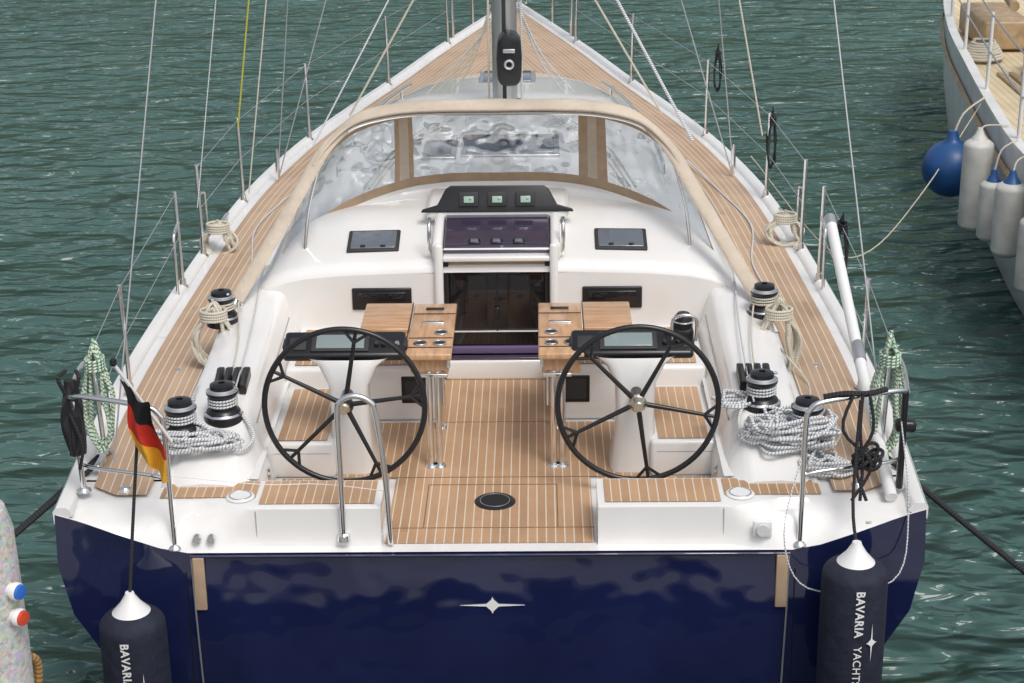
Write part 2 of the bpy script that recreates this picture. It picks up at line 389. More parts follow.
r.box((0,2.38,1.165),(.62,.10,.13),GEL,.02)
r.box((0,2.425,1.262),(.56,.03,.045),CUSH,.01)
r.box((0,2.36,1.237),(.58,.05,.012),ACRY2,.004)
r.box((0,2.42,1.50),(.03,.02,.06),BLACK,.006)
r.box((0,2.64,1.925),(.62,.46,.03),ACRY2,.01,rot=(R(14),0,0))
r.box((0,2.43,1.872),(.62,.02,.04),GEL,.008)
for x in(-.13,0,.13): r.box((x,2.50,1.908),(.07,.05,.02),BLACK,.008,rot=(R(14),0,0)); r.box((x,2.493,1.918),(.045,.03,.01),HATCH,.003,rot=(R(14),0,0))
r.box((0,3.04,1.985),(.86,.46,.09),GEL,.035)
pan=[(-.46,0),(-.45,.02),(-.36,.045),(-.31,.14),(-.28,.16),(.28,.16),(.31,.14),(.36,.045),(.45,.02),(.46,0)]
r.prism(pan,.06,BLACK,Matrix.Translation((0,2.86,1.985))@Euler((R(75),0,0)).to_matrix().to_4x4(),.005)
for x in(-.17,0,.17):
    r.box((x,2.808,2.08),(.115,.012,.085),RUB,.004,rot=(R(-15),0,0)); r.box((x,2.800,2.08),(.06,.01,.04),SCRN2,.003,rot=(R(-15),0,0))
    r.box((x+.012,2.794,2.088),(.012,.004,.012),RGOLD,.001,rot=(R(-15),0,0))
for (x,y,w_,l_) in [(.06,4.5,.60,.50),(-.42,4.4,.16,.40),(0,7.3,.4,.4)]:
    z=lin(ZT,y)+.03
    r.box((x,y,z-.005),(w_+.07,l_+.07,.03),ALU,.012); r.box((x,y,z+.006),(w_,l_,.03),HATCH,.012)
for s_ in(-1,1):
    pts=[(s_*(xin(y)*.72),y,lin(ZT,y)+.05) for y in frange(3.9,6.8,10)]
    r.tube(pts,.013,STEEL,10,2)
    for p in pts[::3]: r.tube([(p[0],p[1],p[2]-.07),p],.01,STEEL)
    for k in range(3): r.tube([(s_*(.18+.03*k),5.8,2.0),(s_*(.62+.035*k),4.6,1.985),(s_*(.80+.035*k),3.5,1.96)],.006,(RC,RW,RG)[k],8,4)
    r.box((s_*.63,4.62,1.985),(.14,.06,.03),BLACK,.01)
r.build('coachroof',yacht)

# ------------------------------------------------------------------ sprayhood
sh=MB()
def S(tab,u):
    P=[Vector(p) for p in tab]; a=abs(u); full=catmull(P,8)
    k=a*(len(full)-1); i=min(int(k),len(full)-2); v=full[i].lerp(full[i+1],k-i)
    return Vector((v.x*(1 if u>=0 else -1),v.y,v.z))
Bt=[(0,3.36,2.04),(.33,3.36,2.035),(.62,3.31,2.0),(.95,3.16,1.91),(1.2,2.94,1.79),(1.33,2.66,1.69)]
Tt=[(0,3.14,2.60),(.32,3.14,2.60),(.60,3.12,2.59),(.84,3.02,2.54),(1.0,2.88,2.42),(1.08,2.78,2.30)]
At=[(0,2.92,2.60),(.32,2.92,2.60),(.60,2.90,2.59),(.84,2.86,2.54),(.99,2.80,2.43),(1.08,2.74,2.31)]
us=frange(-1,1,100); tv=[0,.065,.095,.5,.80,.84,1]
rows=[]
for tt in tv: rows.append([S(Bt,u).lerp(S(Tt,u),tt)+Vector((0,.05*math.sin(tt*math.pi),.02*math.sin(tt*math.pi))) for u in us])
def mf(i,j):
    u=abs(us[j]+us[j+1])/2
    if i in(0,1): return CANV2
    if i>=4: return CANV2 if i==4 else CANV
    if .33<u<.355 or .405<u<.43: return CANV2
    if .355<=u<=.405: return CANV
    if u>.95: return CANV
    return VINYL
sh.grid(rows,CANV,mf=mf)
rows=[]
for tt in frange(0,1,6): rows.append([S(Tt,u).lerp(S(At,u),tt)+Vector((0,0,.035*math.sin(tt*math.pi)+.004*math.sin(u*23+tt*5))) for u in us])
sh.grid(rows,CANV)
sh.tube([S(At,u) for u in us],.012,CANV,10)
sh.tube([S(Tt,u) for u in us],.012,CANV,8)
sh.tube([S(At,u)+Vector((0,.03,-.03)) for u in us],.012,STEEL,8)
rows=[[S(Bt,u)+Vector((u*.02,dy,dz)) for dy,dz in [(-.10,-.22),(-.06,-.05),(-.045,-.01),(-.02,.006),(.03,.0),(.07,-.2)]] for u in frange(-1,1,60)]
sh.grid(rows,GEL)
for s_ in(-1,1):
    P=catmull([Vector(p) for p in [(s_*.90,2.88,2.50),(s_*1.03,2.80,2.38),(s_*1.16,2.66,2.18),(s_*1.34,2.42,1.90),(s_*1.50,2.20,1.66)]],6)
    rows=[]
    for i,p in enumerate(P):
        T=(P[min(i+1,len(P)-1)]-P[max(i-1,0)]).normalized(); W=T.cross(Vector((s_*.2,-.6,.75))).normalized(); N=W.cross(T)
        wd_=.032+.016*min(1,i/8)
        rows.append([p+W*wd_*math.cos(a)+N*.018*math.sin(a) for a in [2*math.pi*k/14 for k in range(14)]])
    sh.grid(rows,CANV,closed=True); sh.poly(rows[-1],CANV)
    sh.tube([(s_*1.05,2.83,2.32),(s_*1.12,2.72,2.05),(s_*1.15,2.66,1.78)],.012,STEEL,10,4)
    sh.tube([(s_*1.50,2.20,1.66),(s_*1.53,2.12,1.58)],.016,STEEL)
sh.build('sprayhood')

# ------------------------------------------------------------------ steering wheels + binnacles
for s_,off in((-1,80),(1,62)):
    w=MB(); C=Vector((s_*.74,.80,1.572)); til=Euler((R(-4),0,0)).to_matrix().to_4x4()
    w.torus(C,.405,.015,BLACK,til,72,12)
    for k in range(5):
        a=R(off+72*k); e=Vector((math.cos(a),0,math.sin(a)))
        p0=C+til@(e*.03+Vector((0,.02,0))); p1=C+til@(e*.2+Vector((0,.012,0))); p2=C+til@(e*.40)
        w.tube([p0,p1,p2],.014,BLACK,10,3,r2=.009)
        for dd in(-.16,.16):
            q=C+til@(Vector((math.cos(a+dd),0,math.sin(a+dd)))*.402); w.tube([C+til@(e*.34),q],.009,BLACK,8,r2=.008)
    M=Matrix.Translation(C)@Euler((R(90),0,0)).to_matrix().to_4x4()
    w.lathe([(0,.045),(.022,.045),(.032,.035),(.036,.01),(.045,0),(.045,-.02),(.03,-.03),(.028,-.2)],RGOLD if s_>0 else BLACK,M,mf=lambda i,j:(RGOLD if s_>0 or i<2 else BLACK) if i<5 else BLACK)
    w.build('steering_wheel')
    b=MB(); bx=s_*.74
    rows=[]
    for z,wx,y0,y1 in [(1.10,.13,1.0,1.36),(1.2,.115,1.0,1.32),(1.4,.10,.98,1.24),(1.6,.105,.97,1.20),(1.70,.16,1.0,1.26),(1.735,.22,1.02,1.30)]:
        ring=[];cy=(y0+y1)/2;ry=(y1-y0)/2
        for k in range(24):
            a=2*math.pi*k/24; ca,sa=math.cos(a),math.sin(a)
            ring.append((bx+wx*math.copysign(abs(ca)**.45,ca),cy+ry*math.copysign(abs(sa)**.45,sa),z))
        rows.append(ring)
    b.grid(rows,GEL,closed=True)
    px=-.765 if s_<0 else .725
    b.box((px,1.15,1.765),(.63,.19,.05),BLACK,.022,rot=(R(24),0,0))
    b.box((px,1.18,1.765),(.65,.10,.05),RUB,.02,rot=(R(10),0,0))
    b.box((px-.02,1.135,1.791),(.30,.13,.012),RUB,.006,rot=(R(24),0,0))
    b.box((px-.02,1.135,1.795),(.25,.098,.012),SCREEN,.004,rot=(R(24),0,0))
    for k in range(4): b.lathe([(0,.012),(.012,.012),(.014,0)],STEEL if k==3 else RUB,Matrix.Translation((px+.17+.035*k,1.12,1.787))@Euler((R(24),0,0)).to_matrix().to_4x4(),14)
    b.box((px-.24,1.13,1.786),(.09,.09,.012),RUB,.01,rot=(R(24),0,0))
    if s_>0:
        b.box((.99,1.17,1.81),(.11,.10,.10),BLACK,.03)
        b.lathe([(0,.05),(.03,.048),(.045,.03),(.05,0),(.05,-.03)],BLACK,Matrix.Translation((.99,1.17,1.88)),24)
        b.torus((.99,1.17,1.885),.05,.006,STEEL,Euler((R(90),0,0)).to_matrix().to_4x4(),32,8)
        b.tube([(.93,1.10,1.80),(.93,1.08,1.92),(.99,1.07,1.95),(1.05,1.08,1.92),(1.05,1.10,1.80)],.009,STEEL,10,4)
    b.build('steering_pedestal')

# ------------------------------------------------------------------ cockpit tables
for s_ in(-1,1):
    q=MB(); z0=-.025; dx=.025 if s_<0 else .008
    X=lambda x: s_*x+dx
    q.box((X(.35),1.44,1.765+z0),(.235,.80,.035),WOOD,.008)
    q.box((X(.35),1.46,1.70+z0),(.20,.72,.10),WOOD,.01)
    q.box((X(.605),1.64,1.768+z0),(.265,.42,.03),WOODX,.008)
    q.box((X(.475),1.50,1.784+z0),(.006,.7,.004),BLACK,.001)
    for yy in(1.14,1.28,1.66): q.box((X(.35),yy,1.785+z0),(.23,.005,.004),BLACK,.001)
    for xx,yy in[(.30,1.20),(.40,1.20),(.30,1.36)]:
        q.lathe([(.0,.003),(.026,.003),(.032,.006),(.036,0)],RUB,Matrix.Translation((X(xx),yy,1.783+z0)),24)
        q.torus((X(xx),yy,1.787+z0),.033,.004,STEEL,Euler((R(90),0,0)).to_matrix().to_4x4(),24,6)
    q.box((X(.35),1.52,1.785+z0),(.12,.03,.01),STEEL,.004); q.box((X(.35),1.74,1.785+z0),(.10,.03,.01),BLACK,.004)
    q.box((X(.25),1.08,1.72+z0),(.02,.03,.05),STEEL,.005)
    for yy,xx in[(1.10,.31),(1.10,.355),(1.62,.33)]:
        q.tube([(X(xx),yy,1.10),(X(xx),yy,1.645)],.017,STEEL,14); q.lathe([(.0,.012),(.03,.012),(.036,0)],STEEL,Matrix.Translation((X(xx),yy,1.105)),20)
    q.tube([(X(.28),1.10,1.45),(X(.28),1.10,1.64)],.008,STEEL); q.box((X(.33),1.10,1.63),(.15,.08,.02),STEEL,.005)
    q.build('cockpit_table')

# ------------------------------------------------------------------ winches
def winch(x,y,z,k=1):
    w=MB(); M=Matrix.Translation((x,y,z))
    pr=[(.10,-.03),(.10,.02),(.088,.028),(.082,.04),(.066,.05),(.060,.075),(.062,.105),(.078,.122),(.082,.13),(.082,.142),(.07,.15),(.062,.155),(.060,.175),(.04,.182),(.018,.184),(.018,.172),(0,.172)]
    pr=[(a*k,b*k) for a,b in pr]
    w.lathe(pr,BLACK,M,36,mf=lambda i,j: STEEL if i in(1,9) else (ALU if i in(10,) else BLACK))
    for j in range(18):
        a=2*math.pi*j/18; w.tube([(x+.063*k*math.cos(a),y+.063*k*math.sin(a),z+.05*k),(x+.064*k*math.cos(a),y+.064*k*math.sin(a),z+.115*k)],.004,RUB,6)
    w.box((x+.03*k,y,z+.17*k),(.1*k,.018,.012),ALU,.004,rot=(0,0,random.random()*3))
    w.build('winch')
W=[(-1.37,.88,1.49,1),(-1.56,.74,1.46,1),(-1.55,2.02,1.61,.95),(1.38,.96,1.50,1),(1.58,.72,1.45,1),(1.52,2.06,1.61,.95)]
for a in W: winch(*a)

# ------------------------------------------------------------------ ropes
def ropepile(name,m,cx,cy,z,rx,ry,loops,r=.008,hgt=.06,tail=None):
    q=MB()
    pts=[]; n=loops*7
    for i in range(n):
        a=i*2*math.pi/7+random.uniform(-.3,.3); k=random.uniform(.35,1)
        ox=random.uniform(-.3,.3)*rx
        pts.append((cx+ox+rx*k*math.cos(a),cy+ry*k*math.sin(a),z+hgt*(i/n)*random.uniform(.3,1)+r))
    if tail: pts+=tail
    q.tube(pts,r,m,8,5); return q.build(name)
def coil(name,m,x,y,ztop,H,Wd,loops,r=.007,ax=(1,0)):
    q=MB(); pts=[]
    for i in range(loops*8):
        a=i*2*math.pi/8; j=random.uniform(.8,1.15); th=.035*math.sin(i*1.7)
        sx=Wd*.5*math.sin(a)*j*(1.15 if math.cos(a)<0 else .6)
        pts.append((x+ax[0]*sx+ax[1]*th,y+ax[1]*sx+ax[0]*th,ztop-H*.5+H*.5*math.cos(a)*random.uniform(.85,1.05)))
    q.tube(pts,r,m,8,5)
    for k in range(4):
        zz=ztop-H*.22+.016*k; q.tube([(x+ax[0]*Wd*.36*math.cos(b)-ax[1]*.05*math.sin(b),y+ax[1]*Wd*.36*math.cos(b)+ax[0]*.06*math.sin(b),zz) for b in frange(0,6.283,14)],r,m,8)
    q.tube([(x,y,ztop-H*.2),(x,y,ztop+.03)],r,m,8)
    return q.build(name)
ropepile('coiled_rope',RW,-1.47,.64,1.425,.21,.13,14,.0085,.10,[(-1.25,.6,1.42),(-1.2,.75,1.44),(-1.3,.9,1.52)])
ropepile('coiled_rope',RW,1.50,.68,1.41,.26,.18,24,.0085,.17,[(1.3,.6,1.44),(1.25,.8,1.48),(1.33,1.0,1.56)])
ropepile('coiled_rope',RW,1.68,.52,1.32,.16,.12,8,.0085,.10)
ropepile('coiled_rope',RW,1.24,.96,1.50,.10,.10,5,.008,.05)
coil('rope_coil',RG,-1.93,.60,1.99,.55,.12,14); coil('rope_coil',RG,1.95,.60,2.0,.62,.13,15)
coil('rope_coil',RC,-1.90,3.95,1.60,.22,.20,9,.009); coil('rope_coil',RC,1.90,4.0,1.62,.22,.20,9,.009)
coil('rope_coil',RC,-1.58,1.90,1.74,.38,.20,11,.0085); coil('rope_coil',RC,1.58,1.86,1.76,.48,.20,14,.0085)
def bundle(x,y,zt,L,wd_,tilt=0):
    q=MB(); rows=[]
    for i,z in enumerate(frange(0,1,14)):
        k=.35+.65*math.sin(min(1,z*1.4+.12)*math.pi*.5)*(1-.45*max(0,z-.6)/.4); ring=[]
        for j in range(16):
            a=2*math.pi*j/16; rr=wd_*.5*k*(1+.18*math.sin(3*a+i*.5)+.08*math.sin(7*a))
            ring.append((x+tilt*z+rr*math.cos(a),y+rr*.8*math.sin(a),zt-L*z))
        rows.append(ring)
    q.grid(rows,RK,closed=True); q.poly(rows[0][::-1],RK); q.poly(rows[-1],RK)
    for dx in(-.02,.03): q.tube([(x+dx,y-.03,zt-.05),(x+dx*2,y-.05,zt+.03),(x+dx,y+.02,zt+.04)],.010,RK,8,4)
    q.tube([(x,y-.05,zt-L*.4),(x+.05,y-.07,zt-L*.8),(x+.02,y-.05,zt-L*1.15)],.008,RK,8,4)
    q.build('lashing_strap')
bundle(-1.98,.30,1.92,.38,.11)
q=MB()
q.tube([(1.56,.15,1.87),(1.66,.14,1.89),(1.76,.16,1.88),(1.86,.19,1.89)],.014,RK,8,4)
for j in range(8):
    q.torus((1.70+random.uniform(0,.13),.12+.01*j*.5,1.57+random.uniform(-.03,.03)),random.uniform(.025,.042),.009,RK,Euler((random.random()*1.2,random.random(),random.random()*3)).to_matrix().to_4x4(),18,8)
for a in(0,.03,-.04): q.tube([(1.74+a,.14,1.89),(1.73+a*2,.10,1.72),(1.75-a,.10,1.55),(1.74+a,.06,1.38)],.008,RK,8,4)
q.build('lashing_strap')
coil('rope_coil',RK,2.03,2.55,2.02,.36,.07,5,.006); coil('rope_coil',RK,1.93,5.05,2.08,.42,.06,4,.006); coil('rope_coil',RK,1.70,6.75,2.2,.36,.05,4,.006)
q=MB()
for (x,y,z,k) in W:
    for i in range(3):
        q.tube([(x+.072*k*math.cos(b),y+.072*k*math.sin(b),z+.06*k+.016*i+.0025*b) for b in frange(0,6.283,20)],.006,RC if y>1.5 else RW,8)
for s_ in(-1,1):
    q.tube([(s_*1.33,.86,1.56),(s_*1.33,1.2,1.60),(s_*1.36,1.9,1.64),(s_*1.42,2.8,1.70)],.005,RW,8,4)
    q.tube([(s_*1.38,1.3,1.60),(s_*1.41,1.7,1.62),(s_*1.47,2.1,1.68)],.005,RC,8,4)
    q.tube([(s_*1.45,2.1,1.67),(s_*1.60,2.5,1.60),(s_*1.68,2.9,1.42),(s_*1.64,3.6,1.41),(s_*1.72,4.4,1.43),(s_*1.58,5.2,1.45),(s_*1.40,5.9,1.50)],.006,RW,8,6)
q.tube([(1.60,1.9,1.45),(1.72,1.6,1.36),(1.68,1.2,1.35),(1.80,1.0,1.34),(1.72,.75,1.34)],.006,RC,8,6)
q.tube([(-1.50,.13,1.50),(-1.1,.2,1.42),(-.8,.24,1.40),(-.5,.16,1.40)],.0022,WPLA,6,5)
q.build('control_lines',yacht)

# ------------------------------------------------------------------ rails, stanchions
p=MB()
def rail(pts,r=.0135,sm=5): p.tube(pts,r,STEEL,12,sm)
for s_ in(-1,1):
    xi=-1.51 if s_<0 else 1.48; xo=s_*1.97
    rail([(xi,.14,1.12),(xi,.13,1.4),(xi,.12,1.74),(xi+s_*.02,.12,1.82),(xi+s_*.09,.13,1.855),(xo-s_*.12,.20,1.87),(xo-s_*.02,.24,1.86),(xo,.28,1.80),(xo,.30,1.6),(xo,.32,1.33)])
    rail([(xi,.13,1.48),(xi+s_*.1,.14,1.50),(xo-s_*.1,.22,1.50),(xo,.30,1.49)],.010)
    rail([(xo,.25,1.855),(xo+s_*.03,.5,1.87),(xo+s_*.04,.72,1.85),(xo+s_*.02,.78,1.75),(xo,.78,1.34)],.0125)
    for b in[(xi,.14,1.115),(xo,.32,1.335),(xo,.78,1.34)]: p.lathe([(0,.02),(.02,.02),(.035,.008),(.037,0)],STEEL,Matrix.Translation(b),18)
rail([(-.70,.165,1.17),(-.70,.15,1.5),(-.70,.14,1.80),(-.68,.14,1.87),(-.62,.14,1.895),(-.55,.14,1.87),(-.52,.14,1.80),(-.49,.15,1.5),(-.475,.165,1.12)],.014)
p.lathe([(0,.02),(.03,.01),(.034,-.02),(0,-.02)],STEEL,Matrix.Translation((-.70,.165,1.16)),16)
p.box((1.98,.3,1.66),(.10,.07,.06),BLACK,.02); p.tube([(1.97,.29,1.34),(1.96,.25,1.86)],.016,BLACK,10)
p.build('pushpit_rails')
st=MB(); SY=[1.55,3.25,3.85,5.05,6.75,8.6,10.3]
for s_ in(-1,1):
    prev=(s_*2.01,.78,1.85); prev2=(s_*1.99,.78,1.6)
    for y in SY:
        x=s_*(hb(y)-(.12 if y<2 else .05)); z=zs(y)+.02
        st.tube([(x,y,z),(x+s_*.01,y,z+.62)],.0125,STEEL,12); st.lathe([(.0,.05),(.018,.05),(.022,.01),(.035,0)],STEEL,Matrix.Translation((x,y,z+.0)),16)
        if y in(3.25,3.85):
            dy=-.18 if y<3.6 else .18
            st.tube([(x,y,z+.42),(x,y+dy*.7,z+.40),(x,y+dy,z+.34),(x,y+dy,z)],.010,STEEL,10,4)
        a=(x+s_*.01,y,z+.60); b=(x+s_*.005,y,z+.32)
        if y!=3.85: st.tube([prev,a],.0024,ALU,6); st.tube([prev2,b],.0024,ALU,6)
        prev=a; prev2=b
    st.tube([prev,(s_*.3,11.2,2.2)],.0024,ALU,6)
st.build('guardrail_stanchions')
bp=MB()
for s_ in(-1,1):
    bp.tube([(s_*.60,10.5,1.58),(s_*.60,10.55,2.15),(s_*.58,10.7,2.2),(s_*.18,12.3,2.25),(s_*.16,12.35,2.2),(s_*.14,12.3,1.62)],.018,STEEL,12,5)
    bp.tube([(s_*.42,11.2,1.6),(s_*.42,11.2,2.2)],.014,STEEL)
bp.box((0,11.55,2.20),(.7,.26,.03),WOODX,.01)
bp.build('bow_pulpit')
bh=MB(); bh.tube([(1.92,.22,1.32),(1.89,1.1,1.72),(1.87,2.0,2.14)],.030,WPLA,16); bh.lathe([(.033,0),(.033,.12),(.02,.14),(0,.14)],ALU,Matrix.Translation((1.892,1.05,1.70))@Euler((R(-64),0,0)).to_matrix().to_4x4(),16)
bh.tube([(1.87,2.0,2.14),(1.868,2.06,2.17)],.032,ALU,14); bh.build('gangway_pole')

# ------------------------------------------------------------------ mast and rigging
m=MB()
rows=[]
for z in(1.9,18): rows.append([(.095*math.cos(a),6+.14*math.sin(a),z) for a in[2*math.pi*k/28 for k in range(28)]])
m.grid(rows,ALU,closed=True)
m.lathe([(.2,0),(.2,.04),(.15,.05)],ALU,Matrix.Translation((0,6,1.9)),28)
m.box((0,5.855,3),(.03,.02,2.2),RUB,.004)
m.prism([(-.09,-.14),(-.095,.02),(-.085,.15),(-.05,.2),(.05,.2),(.085,.15),(.095,.02),(.09,-.14),(.06,-.19),(-.06,-.19)],.22,BLACK,Matrix.Translation((.04,5.82,2.34))@Euler((R(90),0,0)).to_matrix().to_4x4(),.03)
m.torus((.04,5.59,2.32),.03,.01,ALU,None,20,8)
m.box((.04,5.595,2.42),(.09,.02,.03),ALU,.006)
for x in(-.12,.13): m.tube([(x,5.9,1.95),(x*.9,5.9,6)],.008,RC if x<0 else RW,8)
for k in range(4): m.tube([(-.10,5.95,2.7-.05*k),(-.25-.04*k,6.0,2.25),(-.42-.06*k,6.1,2.0)],.007,RC,8,4)
for k in range(2): m.tube([(.10,5.95,2.75-.05*k),(.25+.04*k,6.0,2.3),(.45+.08*k,6.1,2.0)],.007,RW,8,4)
for s_ in(-1,1): 
    m.tube([(0,6,7.0),(s_*1.1,5.7,7.15)],.03,ALU,10); m.tube([(0,6,12.0),(s_*.9,5.75,12.1)],.025,ALU,10)
m.build('mast')
g=MB()
for s_ in(-1,1):
    g.tube([((-1.86 if s_<0 else 1.94),.5,1.4),(0,6.1,18)],.0045,ALU,6)
    g.tube([(s_*1.72,5.6,1.5),(s_*1.1,5.7,7.15),(s_*.9,5.75,12.1),(0,6,17.8)],.0045,ALU,6)
    g.tube([(s_*1.70,5.5,1.5),(0,6,7.0)],.0045,ALU,6)
    g.tube([(s_*1.2,6.0,1.85),(0,5.9,3.9)],.008,RC,8)
    g.tube([(s_*1.35,4.9,1.9),(s_*.05,5.9,4.2)],.011 if s_>0 else .006,RW,8)
    g.lathe([(.012,0),(.016,.05),(.016,.2),(.008,.25)],STEEL,Matrix.Translation((s_*1.72,5.6,1.45)),12)
g.tube([(0,12.3,1.7),(0,6.1,17)],.03,WPLA,10)
g.tube([(-1.90,5.0,2.0),(-.1,6,15)],.006,RY,8); g.tube([(-1.86,5.05,1.5),(-.1,6.0,14)],.005,RC,8); g.tube([(1.86,5.05,1.9),(.1,6.0,11)],.006,RC,8)
g.tube([(-1.90,3.3,1.9),(-.05,5.9,16)],.0035,RW,6)
g.build('standing_rigging')

# ------------------------------------------------------------------ flag
fl=MB()
def flagmat(n,c): return mat(n,c,.8,noise=.15,nscale=20)
FB,FR,FG=flagmat('flag_black',(.01,.01,.012)),flagmat('flag_red',(.55,.03,.015)),flagmat('flag_gold',(.80,.40,.03))
rows=[]; NS,NT=24,20
for i in range(NS+1):
    s_=i/NS
    hx,hy,hz=-1.665+.045*s_,-.01+.03*s_,2.05-.38*s_
    row=[]
    for j in range(NT+1):
        tt=j/NT
        row.append((hx+.155*tt+.014*math.sin(s_*7+tt*4),hy-.03*tt+.045*math.sin(tt*10+s_*2.5)*tt**.5,hz-.13*tt-.03*math.sin(tt*3)))
    rows.append(row)
fl.grid(rows,FB,mf=lambda i,j: FB if i<8 else FR if i<16 else FG)
fl.tube([(-1.48,.12,1.68),(-1.68,-.03,2.13)],.009,WPLA,10); fl.lathe([(0,.03),(.015,.02),(.018,0),(.012,-.01)],BLACK,Matrix.Translation((-1.68,-.03,2.13)),12)
fl.build('national_flag')

# ------------------------------------------------------------------ fenders
def fender(name,x,y,ztop,L,rad,body,endm,ends=True,rope=None,ropem=RK,text=None,conem=None):
    f=MB(); n=10
    pr=[(0,-L/2)]
    for i in range(n+1):
        a=math.pi/2*i/n; pr.append((rad*math.sin(a)*1.0 if i else .02,-L/2+rad*.55*(1-math.cos(a))))
    pr+=[(rad*1.01,-L*.15),(rad*1.01,L*.15)]
    for i in range(n+1):
        a=math.pi/2*(n-i)/n; pr.append((max(rad*math.sin(a),.03),L/2-rad*.55*(1-math.cos(a))))
    k=len(pr)
    pr+=[(.09*rad/.155,L/2-.015),(.05*rad/.155,L/2+.03),(.025,L/2+.07),(.02,L/2+.085),(0,L/2+.085)]
    M=Matrix.Translation((x,y,ztop-L/2))
    f.lathe(pr,body,M,32,mf=lambda i,j: (conem or endm) if i>=k-1 else (endm if (i<4 or i>k-6) and ends else body))
    if rope: f.tube([(x,y,ztop+.06)]+rope,.008,ropem,8,4)
    o=f.build(name)
    if text:
        for body_,off_,sz,x_ in text:
            cu=bpy.data.curves.new('lettering','FONT'); cu.body=body_; cu.size=sz; cu.extrude=.0006; cu.align_x='LEFT'; cu.align_y='CENTER'; cu.space_character=1.1; cu.offset=.0014 if body_=='BAVARIA' else .0003
            cu.materials.append(WPLA); to=bpy.data.objects.new('lettering',cu); scene.collection.objects.link(to)
            to.location=(x+x_,y-math.sqrt(rad*rad-x_*x_)*1.01-.004,ztop-off_); to.rotation_euler=Matrix(((0,1,0),(0,0,-1),(-1,0,0))).to_euler() 
            to.parent=o
        e=MB(); e.prism([(a*.62,b*.62) for a,b in star],.002,WPLA,Matrix.Translation((x+.065,y-rad*.92-.006,ztop-.36))@Matrix.Rotation(R(24),4,'Z')@Euler((R(90),R(90),0)).to_matrix().to_4x4(),0); e.build('emblem',o)
    return o
fender('fender',1.70,-.135,1.18,.80,.152,FNAVY,FNAVY,rope=[(1.70,.02,1.4),(1.73,.13,1.86)],text=[('BAVARIA',.09,.055,.0),('YACHTS',.375,.052,.0)],conem=WPLA)
fender('fender',-1.68,-.135,.94,.80,.155,FNAVY,FNAVY,rope=[(-1.66,-.05,1.3),(-1.62,.12,1.84)],text=[('BAVARIA',.10,.055,-.01)],conem=WPLA)

# ------------------------------------------------------------------ mooring lines
def sag(a,b,s,n=10):
    a=Vector(a);b=Vector(b); return [a.lerp(b,i/n)+Vector((0,0,-s*4*(i/n)*(1-i/n))) for i in range(n+1)]
for a,b,s,r_ in[((-1.95,.60,1.37),(-3.3,-.95,.6),.02,.013),((-1.97,.66,1.37),(-3.5,-.85,.6),.10,.013),((1.95,.62,1.37),(3.5,-1.0,.6),.06,.015)]:
    q=MB(); q.tube(sag(a,b,s),r_,RK,10,2); q.build('mooring_line')
q=MB(); q.tube([(4.2,8.2,1.4),(3.6,7.6,.75),(3.1,7.2,.35),(2.6,6.5,.6),(1.9,6.0,1.5)],.006,RC,8,6)
q.tube([(1.48,.14,1.6),(1.38,-.02,1.25),(1.50,-.05,.98),(1.9,-.02,1.0),(1.98,.1,1.3),(1.95,.25,1.7)],.0035,RW,8,6); q.build('hanging_line')

# ------------------------------------------------------------------ neighbouring boat
nb=empty('moored_wooden_boat')
EX=[(1.0,4.6),(3,4.2),(5,4.08),(6.5,4.08),(7.7,4.18),(9.5,4.38),(11.8,4.68),(14.3,5.22),(16,5.95)]
ex=lambda y: interp(EX,y)
PAINT=mat('old_white_paint',(.78,.78,.76),.4,noise=.14,nscale=3,coat=.2)
PDECK=plank_mat('pale_deck',(.72,.62,.42),(.60,.49,.31),(.34,.26,.16),pitch=.07,gap=.08)
RAILW=mat('varnished_cap_rail',(.50,.35,.2),.4,noise=.35,nscale=9)
n=MB(); ys=frange(1,16,50); CX=6.2
for s_ in(1,-1):
    X=lambda x: x if s_==1 else 2*CX-x
    rows=[[(X(ex(y)+.0),y,1.42),(X(ex(y)+.01),y,1.1),(X(ex(y)+.04),y,.6),(X(ex(y)+.12),y,.1),(X(ex(y)+.4),y,-.4)] for y in ys]
    n.grid(rows,PAINT,flip=(s_<0))
    rows=[[(X(ex(y)-.02),y,1.42),(X(ex(y)-.02),y,1.455),(X(ex(y)+.07),y,1.455),(X(ex(y)+.07),y,1.42)] for y in ys]
    n.grid(rows,PAINT,closed=True,flip=(s_<0))
    n.grid([[(X(ex(y)+.06),y,1.43),(X(ex(y)+.06),y,1.2)] for y in ys],PAINT)
    n.grid([[(X(ex(y)-.015),y,1.20),(X(ex(y)-.04),y,1.16),(X(ex(y)-.015),y,1.12)] for y in ys],RAILW)
n.grid([[(ex(y)+.06+(2*CX-2*ex(y)-.12)*t_,y,1.22) for t_ in frange(0,1,6)] for y in ys],PDECK)
n.poly([(ex(1),1,1.42),(2*CX-ex(1),1,1.42),(2*CX-ex(1)-.4,1,-.4),(ex(1)+.4,1,-.4)],PAINT)
n.build('hull',nb)
n=MB()
n.box((6.2,7.5,1.55),(1.9,4.6,.7),PAINT,.08); n.box((6.2,7.5,1.92),(2.05,4.8,.05),RAILW,.02)
for y in(6.2,7.5,8.8): n.box((5.24,y,1.62),(.03,.6,.25),ACRY,.02)
n.box((5.2,11.9,1.40),(.5,1.2,.3),RAILW,.03); n.box((5.35,10.3,1.35),(.35,.35,.2),PAINT,.02)
for k in range(4): n.box((4.85+.12*k,9.6,1.24),(.05,1.2,.03),RAILW,.008)
n.tube([(4.95,10.2,1.9),(5.3,13.5,2.0)],.05,RAILW,12)
n.tube([(6.2,8.6,1.2),(6.2,8.6,14)],.11,RAILW,16,r2=.07); n.tube([(6.2,8.5,2.9),(6.2,3.0,3.0)],.08,RAILW,14)  # mast and boom out of view, added for wavy reflections in the water
